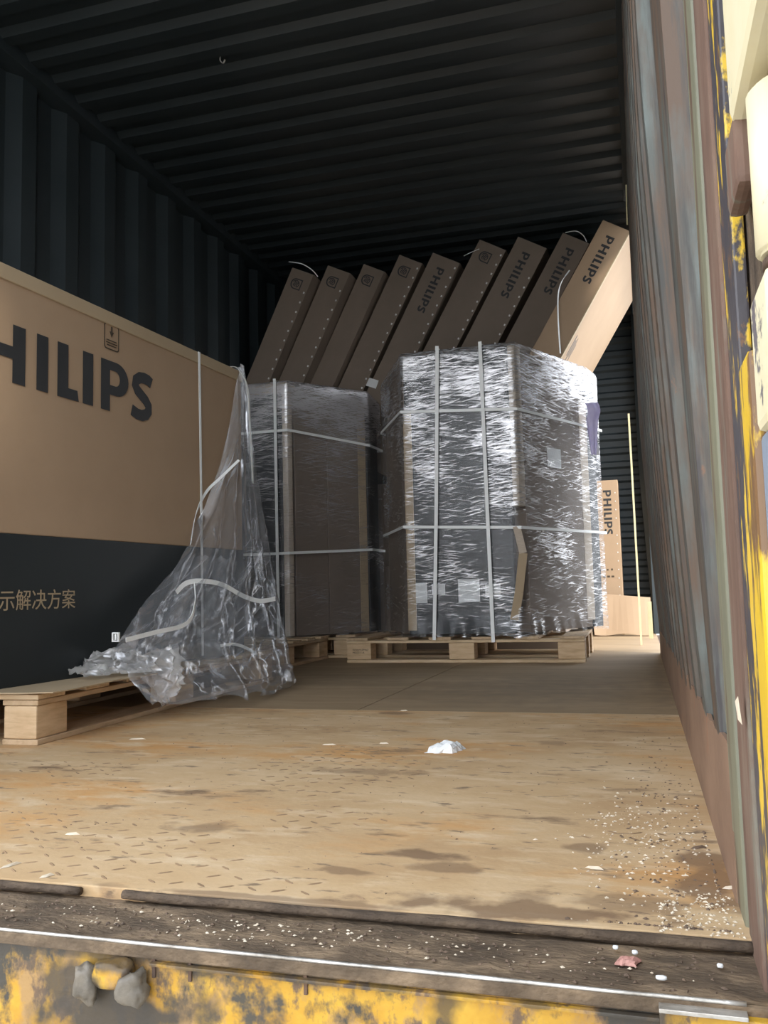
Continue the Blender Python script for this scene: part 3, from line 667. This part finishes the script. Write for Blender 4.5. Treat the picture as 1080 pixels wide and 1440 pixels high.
# right stack
RX, RY = -.92, 4.16
rs = empty('wrapped_stack', (RX, RY, .125)); tag(rs, 'tall bright stack of cartons in stretch film, strapped white, on the right pallet', 'wrapped cartons')
def RL(x, y): return (x-RX, y-RY)
zt = 1.545-.125
polyR = [(-1.19, 4.165), (-.625, 4.165), (-.318, 4.75), (-.272, 4.86), (-1.40, 4.86), (-1.425, 4.62)]
topsR = [zt, zt+.005, zt-.01, zt-.03, zt-.04, zt-.03]
b = MB(); b.prism([RL(-1.187, 4.172), RL(-.66, 4.172), RL(-.66, 4.30), RL(-1.187, 4.30)], .01, zt-.012); front_carton = b.build('display_carton', M['black_print'], rs, bevel=.004)
b = MB(); b.prism([RL(-.655, 4.172), RL(-.622, 4.172), RL(-.6, 4.215), RL(-.62, 4.30), RL(-.655, 4.30)], .62, zt-.01); b.build('corner_board', M['kraft_raw'], rs, bevel=.002)
slab('display_carton', RL(-.60, 4.225), RL(-.335, 4.73), .13, .012, zt-.03, M['kraft_dark'], rs)
slab('display_carton', RL(-1.41, 4.61), RL(-1.195, 4.19), .10, .012, zt-.02, M['kraft_dark'], rs)
b = MB(); b.prism([RL(-1.05, 4.31), RL(-.74, 4.31), RL(-.52, 4.72), RL(-.49, 4.84), RL(-1.30, 4.84), RL(-1.25, 4.58)], .012, zt-.035); b.build('display_carton', M['kraft_dark'], rs, bevel=.004)
b = MB(); b.prism([RL(-.47, 4.76), RL(-.325, 4.76), RL(-.285, 4.85), RL(-.47, 4.85)], .012, zt-.05); b.build('display_carton', M['black_print'], rs, bevel=.003)
# brown edge of the front carton at left; pale raw edge at the far right corner
b = MB(); b.prism([RL(-1.192, 4.168), RL(-1.150, 4.168), RL(-1.150, 4.171), RL(-1.189, 4.171), RL(-1.189, 4.22), RL(-1.192, 4.22)], .03, zt-.30); b.build('corner_board', M['kraft_lid'], rs)
slab('corner_board', RL(-.356, 4.685), RL(-.322, 4.745), .003, .05, zt-.2, M['kraft_raw'], rs, bev=.0)
# the broken corner board, knocked outward below the lower strap
def cb(p, q, w=.030):
    p = Vector(p); q = Vector(q); return p, q
pts = [(-.640, 4.150, .645), (-.612, 4.140, .515), (-.640, 4.150, .33), (-.668, 4.155, .20)]
ribbon('broken_corner_board', [Vector((*RL(p[0], p[1]), p[2]-.125)) for p in pts[:2]], .036, .005, M['kraft_raw'], rs, wdir=(1, .15, 0))
ribbon('broken_corner_board', [Vector((*RL(p[0], p[1]), p[2]-.125)) for p in pts[1:3]], .040, .005, M['kraft_lid'], rs, wdir=(1, .15, 0))
ribbon('broken_corner_board', [Vector((*RL(p[0], p[1]), p[2]-.125)) for p in pts[2:]], .040, .005, M['kraft_lid'], rs, wdir=(1, .15, 0))
# pale label on the right face
slab('product_label', RL(-.502, 4.395), RL(-.445, 4.503), .002, .83, .93, M['paper'], rs, bev=0)
for (xa, za, xb, zb_) in ((577, 820, 601, 848), (607, 822, 626, 836), (644, 815, 675, 846), (682, 822, 704, 838)):
    pa_ = at(xa, za, 1, 4.168); pb_ = at(xb, zb_, 1, 4.168)
    q = MB(); q.box(pa_.x-RX, pb_.x-RX, 4.1685-RY, 4.171-RY, pb_.z-.125, pa_.z-.125); q.build('product_label', M['paper'], front_carton)
fR = hull('stretch_film', [RL(*p) for p in polyR], .0, zt, M['film_r'], rs, seed=3, tops=topsR, amp=.0016)
def band(name, zs, poly, parent, w=.014, off=.0175, mt=None, only=None, RLf=None):
    """strap around the outline at heights zs (one per corner)"""
    n = len(poly); P = []
    idx = only or list(range(n))
    for i in idx:
        a, b_, c = Vector(poly[i-1]), Vector(poly[i]), Vector(poly[(i+1) % n])
        n1 = Vector(((b_-a).normalized().y, -(b_-a).normalized().x)); n2 = Vector(((c-b_).normalized().y, -(c-b_).normalized().x))
        nn = (n1+n2).normalized()*off/max(.5, (n1+n2).normalized().dot(n1))
        P.append(Vector((b_.x+nn.x, b_.y+nn.y, zs[i])))
    v = []; f = []
    for i, p in enumerate(P):
        inn = Vector((0, 0, 0))
        d = (Vector((sum(q.x for q in P)/len(P), sum(q.y for q in P)/len(P), p.z))-p).normalized()*.0015
        v += [p+Vector((0, 0, -w/2)), p+Vector((0, 0, w/2)), p+d+Vector((0, 0, w/2)), p+d+Vector((0, 0, -w/2))]
    m_ = len(P); cl = only is None
    for i in range(m_ if cl else m_-1):
        a = 4*i; b_ = 4*((i+1) % m_)
        for k in range(4): f.append((a+k, b_+k, b_+(k+1) % 4, a+(k+1) % 4))
    if not cl: f += [(0, 1, 2, 3), (4*m_-1, 4*m_-2, 4*m_-3, 4*m_-4)]
    return mesh_obj(name, v, f, mt or M['strap'], parent)
pl_ = [RL(*p) for p in polyR]
z1_ = at(570, 579, 1, 4.15).z-.125; z2_ = at(727, 575, 1, 4.15).z-.125
band('strap', [z1_, z2_, z2_-.01, z2_-.01, z1_, z1_-.01], pl_, rs)
z1_ = at(570, 741, 1, 4.15).z-.125; z2_ = at(727, 742, 1, 4.15).z-.125
band('strap', [z1_, z2_, z2_, z2_, z1_, z1_-.01], pl_, rs)
for a_, b_ in (((614, 492), (611, 900)), ((675, 487), (694, 903))):
    p = at(*a_, 1, 4.135); q = at(*b_, 1, 4.135)
    ribbon('strap', [(p.x-RX, p.y-RY+.30, zt+.006), (p.x-RX, p.y-RY+.06, zt+.008), (p.x-RX, p.y-RY+.006, zt-.004), (p.x-RX, p.y-RY+.002, zt-.06), ((p.x+q.x)/2-RX, 4.134-RY, .6), (q.x-RX, 4.128-RY, q.z-.125)], .017, .0015, M['strap'], rs, wdir=(1, 0, 0), seg=8)
# lilac scrap and white strip hanging at the far right corner
lp = at(831, 585, 1, 4.74); lx = lp.x-RX; ly = 4.70-RY
v = []; f = []; n = 14
for i in range(n+1):
    t = i/n; wd = .022*(1.5 if t < .25 else 1.5-.9*(t-.25)/.75); z = lp.z+.06-.125-t*.28
    bul = .02*math.sin(min(1, t*3.2)*PI)
    for k in range(7):
        s = k/6*2-1; v.append((lx+s*wd+.008+bul*.6, ly-.02-bul*(1-s*s)-.006*math.cos(s*5), z))
for i in range(n):
    for k in range(6): a = i*7+k; f.append((a, a+1, a+8, a+7))
nv = len(v); v += [(a, b_+.002, c) for a, b_, c in v]; f += [tuple(i+nv for i in q)[::-1] for q in f]
mesh_obj('lilac_plastic_scrap', v, f, M['lilac'], rs, smooth=True)
ribbon('strap_tail', [Vector(at(*q, 1, 4.76))-Vector((RX, RY, .125)) for q in ((838, 578), (837.5, 600), (838, 620), (841, 640))], .016, .0015, M['strap'], rs, wdir=(1, 0, 0))
# left stack
LX, LY = -1.9, 4.21
ls = empty('wrapped_stack', (LX, LY, .125)); tag(ls, 'lower dim stack of cartons in stretch film between draped plastic and tall stack', 'wrapped cartons')
def LL(x, y): return (x-LX, y-LY)
zt = 1.48-.125
polyL = [(-2.09, 4.215), (-1.838, 4.215), (-1.535, 4.66), (-1.525, 4.86), (-2.24, 4.86), (-2.22, 4.4)]
topsL = [zt, zt, zt+.01, zt-.02, zt-.02, zt-.01]
b = MB(); b.prism([LL(-2.085, 4.222), LL(-1.872, 4.222), LL(-1.872, 4.34), LL(-2.085, 4.34)], .005, zt-.06); b.build('display_carton', M['black_print'], ls, bevel=.004)
b = MB(); b.prism([LL(-2.088, 4.219), LL(-1.845, 4.219), LL(-1.84, 4.34), LL(-2.088, 4.34)], zt-.058, zt-.004); b.build('carton_lid', M['kraft_lid'], ls, bevel=.003)
b = MB(); b.prism([LL(-1.870, 4.219), LL(-1.842, 4.219), LL(-1.826, 4.243), LL(-1.83, 4.26), LL(-1.870, 4.26)], .005, zt-.06); b.build('corner_board', M['kraft_raw'], ls, bevel=.002)
slab('display_carton', LL(-1.82, 4.262), LL(-1.70, 4.432), .12, .005, zt-.03, M['kraft_dark'], ls)
slab('display_carton', LL(-1.697, 4.434), LL(-1.576, 4.606), .12, .005, zt-.03, M['kraft_dark'], ls)
slab('corner_board', LL(-1.575, 4.606), LL(-1.545, 4.652), .03, .005, zt-.05, M['kraft_lid'], ls, bev=.002)
b = MB(); b.prism([LL(-1.60, 4.67), LL(-1.542, 4.67), LL(-1.535, 4.85), LL(-1.60, 4.85)], .005, zt-.03); b.build('display_carton', M['black_print'], ls, bevel=.003)
b = MB(); b.prism([LL(-2.19, 4.42), LL(-1.88, 4.42), LL(-1.70, 4.66), LL(-1.68, 4.84), LL(-2.22, 4.84)], .005, zt-.04); b.build('display_carton', M['kraft_dark'], ls, bevel=.004)
hull('stretch_film', [LL(*p) for p in polyL], .0, zt, M['film_l'], ls, seed=8, tops=topsL, amp=.0014)
pl_ = [LL(*p) for p in polyL]
za = at(400, 605, 1, 4.2).z-.125; zb_ = at(513, 626, 1, 4.63).z-.125
band('strap', [za, za, zb_, zb_, za, za], pl_, ls)
za = at(400, 778, 1, 4.2).z-.125; zb_ = at(513, 773, 1, 4.63).z-.125
band('strap', [za, za, zb_, zb_, za, za], pl_, ls)
p = at(386, 528, 1, 4.19); q = at(392, 895, 1, 4.19)
ribbon('strap', [(p.x-LX, .25, zt+.006), (p.x-LX, .05, zt+.008), (p.x-LX, p.y-LY+.003, zt-.004), (p.x-LX, p.y-LY, zt-.06), ((p.x+q.x)/2-LX, q.y-LY, .6), (q.x-LX, q.y-LY, 0)], .016, .0015, M['strap'], ls, wdir=(1, 0, 0))
# ---------------------------------------------------------------- the torn film draped from the big carton
rowsD = [  # left px, left depth, right px, right depth
    ((318, 514), 3.09, (343, 518), 3.15), ((312, 545), 3.05, (349, 548), 3.17), ((303, 600), 3.0, (354, 600), 3.19), ((292, 655), 2.93, (360, 660), 3.2),
    ((275, 715), 2.82, (369, 715), 3.22), ((263, 765), 2.68, (378, 770), 3.24), ((238, 806), 2.52, (386, 820), 3.24), ((205, 845), 2.38, (392, 860), 3.22),
    ((182, 880), 2.26, (400, 900), 3.18), ((160, 915), 2.14, (407, 935), 3.12), ((175, 955), 2.12, (411, 962), 3.06), ((205, 992), 2.14, (390, 976), 2.98)]
NU, NV = 90, 110; v = []; uvs = []
def rowpt(k):
    i = min(int(k), len(rowsD)-2); t = k-i; a = rowsD[i]; b_ = rowsD[i+1]
    def mixp(u, w_): return (u[0]*(1-t)+w_[0]*t, u[1]*(1-t)+w_[1]*t)
    return mixp(a[0], b_[0]), a[1]*(1-t)+b_[1]*t, mixp(a[2], b_[2]), a[3]*(1-t)+b_[3]*t
toCam = (CAM-Vector((-1.5, 2.8, .5))).normalized()
for j in range(NV+1):
    tj = j/NV; L_, ly_, R_, ry_ = rowpt(tj*(len(rowsD)-1))
    pl2 = at(*L_, 1, ly_); pr2 = at(*R_, 1, ry_); wdt = (pr2-pl2).length
    for i in range(NU+1):
        s = i/NU; p = pl2.lerp(pr2, s)
        ph = s*5.5+.5*mnoise.noise(Vector((s*3, tj*2.5, 1)))
        fold = (.012+.05*tj)*(math.sin(ph*2*PI)*.35+.65*mnoise.noise(Vector((s*6+tj*1.2, tj*2.2, 4))))
        cr_ = .010*mnoise.noise(Vector((s*16, tj*22, 2)))+.006*mnoise.noise(Vector((s*40, tj*46, 7)))
        cr_ *= .35+tj
        belly = .10*math.sin(s*PI)*min(1, tj*1.2)
        p = p+Vector((.95, -.3, .12))*(fold+cr_+belly)
        if tj > .9: p.z += .03*mnoise.noise(Vector((s*9, 0, 3)))*(tj-.9)*10
        lim = A.x+.0669*(p.y-A.y)+.008
        if p.y < 3.12: p.x = max(p.x, lim)
        p.z = max(p.z, .138 if (p.x < -1.47 and p.y < 3.33) else .006)
        v.append(p); uvs.append((s*(.1+wdt), tj*1.4))
f = [(j*(NU+1)+i, j*(NU+1)+i+1, (j+1)*(NU+1)+i+1, (j+1)*(NU+1)+i) for j in range(NV) for i in range(NU)]
random.seed(5)
def uvset(o, uvs):
    ul = o.data.uv_layers.new(name='UVMap'); L = np.empty(len(o.data.loops), dtype=np.int32); o.data.loops.foreach_get('vertex_index', L)
    ul.data.foreach_set('uv', np.array(uvs, dtype=np.float32)[L].ravel())
drape = mesh_obj('torn_stretch_film', v, f, M['film_d'], smooth=True); uvset(drape, uvs)
tag(drape, 'torn clear stretch film hanging off the big carton corner down onto the nearest pallet', 'plastic film')
# a second layer behind it, and the tail spread over the pallet towards the camera
def patch(name, cor, NU, NV, amp, zmin, mt, parent, seed, us=1, vs=1, arch=0):
    v = []; uvs = []
    A_, B_, C_, D_ = [Vector(c) for c in cor]
    for j in range(NV+1):
        for i in range(NU+1):
            s, t = i/NU, j/NV; p = A_.lerp(B_, s).lerp(D_.lerp(C_, s), t)
            e = 1+.0*s
            n1 = mnoise.noise(Vector((s*4, t*5, seed)))+.6*mnoise.noise(Vector((s*11, t*13, seed+3)))+.35*mnoise.noise(Vector((s*27, t*30, seed+7)))
            p = p+Vector((.25, -.15, 1))*(abs(n1)*amp+arch*math.sin(s*PI)*math.sin(t*PI))
            p.x += .03*mnoise.noise(Vector((s*6, t*6, seed+11))); p.y += .03*mnoise.noise(Vector((s*6, t*6, seed+12)))
            p.z = max(p.z, zmin); lim = A.x+.0669*(p.y-A.y)+.008
            if p.y < 3.12: p.x = max(p.x, lim)
            v.append(p); uvs.append((s*us, t*vs))
    f = [(j*(NU+1)+i, j*(NU+1)+i+1, (j+1)*(NU+1)+i+1, (j+1)*(NU+1)+i) for j in range(NV) for i in range(NU)]
    o = mesh_obj(name, v, f, mt, parent, smooth=True); uvset(o, uvs); return o
patch('film_layer', [at(265, 780, 1, 2.72), at(330, 790, 1, 3.05), at(330, 930, 1, 2.85), at(190, 925, 1, 2.2)], 50, 50, .03, .139, M['film_d'], drape, 2, .5, .5)
patch('film_tail', [at(60, 945, 2, .14), at(180, 905, 1, 2.2), at(235, 950, 1, 2.25), at(120, 952, 2, .14)], 50, 26, .022, .1395, M['film_c'], drape, 5, .6, .25)
lump('film_clump', at(50, 944, 2, .155), (.024, .024, .024), 4, M['film_c'], drape, sub=4, amp=.9)
lump('film_clump', at(27, 948, 2, .150), (.018, .016, .012), 9, M['film_c'], drape, sub=4, amp=.9)
patch('film_layer', [at(190, 925, 1, 2.2), at(250, 905, 1, 2.35), at(262, 962, 1, 2.2), at(222, 998, 2, .02)], 30, 40, .012, .004, M['film_c'], drape, 8, .3, .4)
# straps lying in and over it
def loosestrap(pts, label, w=.014, wd=None):
    c = Vector(pts[0]); o = ribbon('packing_strap', [Vector(p)-c for p in pts], w, .0018, M['strap'], None, wdir=wd); o.location = c
    tag(o, label, 'strap', 'cut white packing straps around the torn film'); return o
loosestrap([at(248, 833, 1, 2.52), at(262, 820, 1, 2.56), at(283, 817, 1, 2.62), at(312, 822, 1, 2.72), at(342, 838, 1, 2.84), at(365, 845, 1, 2.92), at(387, 842, 1, 3.0)], 'long curved white strap crossing the draped film', .016, (0, 0, 1))
loosestrap([at(177, 900, 1, 2.12), at(215, 890, 1, 2.24), at(262, 877, 1, 2.4), at(274, 850, 1, 2.46), at(273, 820, 1, 2.5)], 'white strap rising from the plastic buckle inside the film', .013, (0, 0, 1))
loosestrap([at(336, 647, 1, 2.96), at(310, 672, 1, 2.9), at(290, 692, 1, 2.84), at(275, 725, 1, 2.76), at(268, 765, 1, 2.65)], 'white strap slanting down across the upper film', .010, (0, .5, 1))
loosestrap([at(310, 908, 1, 2.6), at(330, 906, 1, 2.66), at(348, 912, 1, 2.72), at(360, 920, 1, 2.76)], 'short curved white strap low in the film near its right side', .010, (0, 0, 1))
loosestrap([at(78, 948, 2, .139), at(110, 944, 2, .141), at(148, 940, 2, .146)], 'straight white strap end lying on the cardboard sheet', .012, (0, .2, 1))
bp_ = at(163, 896, 1, 2.1); bo = empty('plastic_buckle', bp_); tag(bo, 'small clear plastic strap buckle at the lower left of the film', 'buckle')
q = MB(); 
for bx_ in ((-.011, -.007, -.004, .004, -.013, .013), (.007, .011, -.004, .004, -.013, .013), (-.0068, .0068, -.004, .004, .009, .013), (-.0068, .0068, -.004, .004, -.013, -.009)): q.box(*bx_)
q.build('buckle_frame', M['paper'], bo, bevel=.001)
q = MB(); q.box(-.002, .002, -.003, .003, -.008, .008); q.build('buckle_bar', M['strap'], bo, bevel=.0008)
# ---------------------------------------------------------------- litter on the floor
def scrap(name, x, y, sx_, sy_, sz, mt, label, cat, group=None, seed=0, zb=0.0):
    random.seed(seed); n = 9; v = []; c = Vector((x, y, zb))
    for j in range(n):
        for i in range(n):
            s, t = i/(n-1)*2-1, j/(n-1)*2-1; r = 1-.22*random.random() if max(abs(s), abs(t)) > .98 else 1
            hgt = sz*(1-max(abs(s), abs(t))**3)*(.55+.45*random.random())
            v.append((s*sx_*r+.25*sx_*t, t*sy_*r, .001+hgt))
    f = [(j*n+i, j*n+i+1, (j+1)*n+i+1, (j+1)*n+i) for j in range(n-1) for i in range(n-1)]
    N_ = len(v); v += [(a, b_, max(.0002, c_-.002)) for a, b_, c_ in v]; f += [tuple(k+N_ for k in q)[::-1] for q in f[:]]
    ed = [i for i in range(n)]+[j*n+n-1 for j in range(1, n)]+[(n-1)*n+i for i in range(n-2, -1, -1)]+[j*n for j in range(n-2, 0, -1)]
    for a, b_ in zip(ed, ed[1:]+ed[:1]): f.append((a, a+N_, b_+N_, b_))
    o = mesh_obj(name, v, f, mt, None, smooth=False, loc=c); tag(o, label, cat, group); return o
def onf(x, y): q = at(x, y, 2, 0); return q.x, q.y
scrap('crumpled_paper', *onf(627, 1056), .034, .034, .022, M['paper'], 'crumpled white paper scrap alone in the middle of the floor', 'paper', seed=3)
scrap('pink_paper', *onf(882, 1336), .011, .009, .005, M['pink'], 'small faded pink paper scrap on the door sill', 'paper', seed=5, zb=-.012)
for k, (x, y, l, a, lab) in enumerate([(193, 1040, .022, .3, 'pale wood splinter beside the nearest pallet'), (463, 1048, .018, .1, 'pale flat wood chip left of the crumpled paper'),
      (102, 1174, .012, .2, 'pale curled chip on the floor at the left'), (15, 1218, .016, 1.2, 'thin pale chip standing near the left edge of the frame'),
      (66, 1233, .010, 1.0, 'short dark-ended chip just inside the sill at the left'), (836, 1222, .012, -.2, 'forked pale splinter before the chip pile at the right'),
      (568, 1000, .012, .1, 'tiny pale chip behind the crumpled paper'), (540, 1046, .012, 0, 'small pale chip just left of the paper'), (1028, 1250, .010, .2, 'pale splinter in the right corner by the post'),
      (982, 1193, .012, .5, 'brown twig beside the chip pile')]):
    px_, py_ = onf(x, y); q = MB(); R_ = Matrix.Rotation(a, 4, 'Z')
    q.add([R_ @ Vector(c) for c in ((-l, 0, .0005), (-l*.3, -.003, .0005), (l, -.001, .0005), (l*.4, .003, .0005), (-l*.6, 0, .003), (l*.5, 0, .004))],
          [(0, 1, 4), (1, 2, 5, 4), (2, 3, 5), (3, 0, 4, 5), (0, 3, 2, 1)])
    o = q.build('wood_chip', M['chips'] if k != 9 else M['chips_dark'], None, loc=(px_, py_, 0)); tag(o, lab, 'wood chip', 'larger chips on the floor')
for k, (x, y, lab) in enumerate([(866, 1335, 'white pebble touching the pink scrap on its left'), (893, 1342, 'white pebble right of the pink scrap'), (1013, 1361, 'small round white pebble at the right end of the sill'), (930, 1378, 'oval white pebble on the bright steel edge')]):
    px_, py_ = onf(x, y); o = lump('pebble', (0, 0, 0), (.0030 if k != 3 else .0055, .0025, .002), k, M['paper'], None, sub=2, amp=.15); o.location = (at(x, y, 2, -.010).x, min(max(at(x, y, 2, -.010).y, .8425), .93), -.008); tag(o, lab, 'pebble')
def crumbs(name, n, fn, mt, label, seed, smax=.004):
    random.seed(seed); q = MB()
    for _ in range(n):
        x, y, z = fn(); s = random.uniform(.25, 1)**1.5*smax; a = random.uniform(0, PI); e = random.uniform(.25, .9)
        ca, sa = math.cos(a), math.sin(a)
        P = [(-s, 0, 0), (0, -s*e, 0), (s, 0, 0), (0, s*e, 0), (0, 0, s*.5)]
        q.add([(x+p[0]*ca-p[1]*sa, y+p[0]*sa+p[1]*ca, z+p[2]) for p in P], [(0, 1, 4), (1, 2, 4), (2, 3, 4), (3, 0, 4)])
    o = q.build(name, mt); tag(o, label, 'debris', kind='stuff')
rg = random.gauss; ru_ = random.uniform
crumbs('wood_crumbs', 420, lambda: (min(-.022, rg(-.10, .05)), max(.97, rg(1.28, .14)), .0002), M['chips'], 'pale wood crumbs scattered in the front right corner of the floor', 1)
crumbs('dark_crumbs', 500, lambda: (min(-.02, rg(-.07, .04)), max(.97, rg(1.3, .35)), .0002), M['chips_dark'], 'dark dirt crumbs along the foot of the right wall', 2)
crumbs('floor_grit', 500, lambda: (ru_(-1.2, -.02), ru_(.97, 2.4), .0002), M['chips_dark'], 'dark grit scattered over the front floor sheet', 3, .0025)
crumbs('sill_crumbs', 230, lambda: (min(-.02, rg(-.50, .12) if random.random() < .55 else ru_(-.9, -.02)), ru_(.868, .925), -.0125), M['chips'], 'pale crumbs lying in the door sill channel', 4, .0032)
crumbs('sill_dirt', 500, lambda: (ru_(-.9, -.02), ru_(.85, .935), -.0125), M['chips_dark'], 'dark dirt clods lying in the door sill channel', 5, .004)
crumbs('corner_crumbs', 260, lambda: (ru_(-.09, -.008), ru_(.955, 1.08), .0002), M['chips'], 'pale flakes at the foot of the corner post', 6, .0035)
# small hook under the ceiling
hk = at(310, 84, 2, H-.01); o = ribbon('ceiling_hook', [(0, 0, .012), (0, 0, -.005), (.012, 0, -.016), (.02, 0, -.004)], .005, .004, M['bright_edge'], None, wdir=(0, 1, 0)); o.location = hk; tag(o, 'small metal hook under the corrugated ceiling', 'hook')
o = ribbon('wooden_strip', [at(882, 316, 1, 4.5), at(881, 285, 1, 4.5), at(880.5, 256, 1, 4.5)], .007, .006, M['strip'], wdir=(1, 0, 0)); tag(o, 'thin pale splinter sticking up above the bright leaning carton', 'strip')
# splinter stuck on the post
q = MB(); q.add([(0, 0, 0), (-.003, .006, .004), (-.002, .002, .026), (-.004, .012, .020), (-.001, .012, .002)], [(0, 1, 2), (1, 3, 2), (1, 4, 3), (0, 4, 1), (0, 2, 3, 4)])
pp = at(1042, 1000, 0, -.0065); o = q.build('paint_flake', M['chips'], None, loc=(-.0065, pp.y-.004, pp.z-.012)); tag(o, 'pale split flake hanging on the corner post', 'flake')
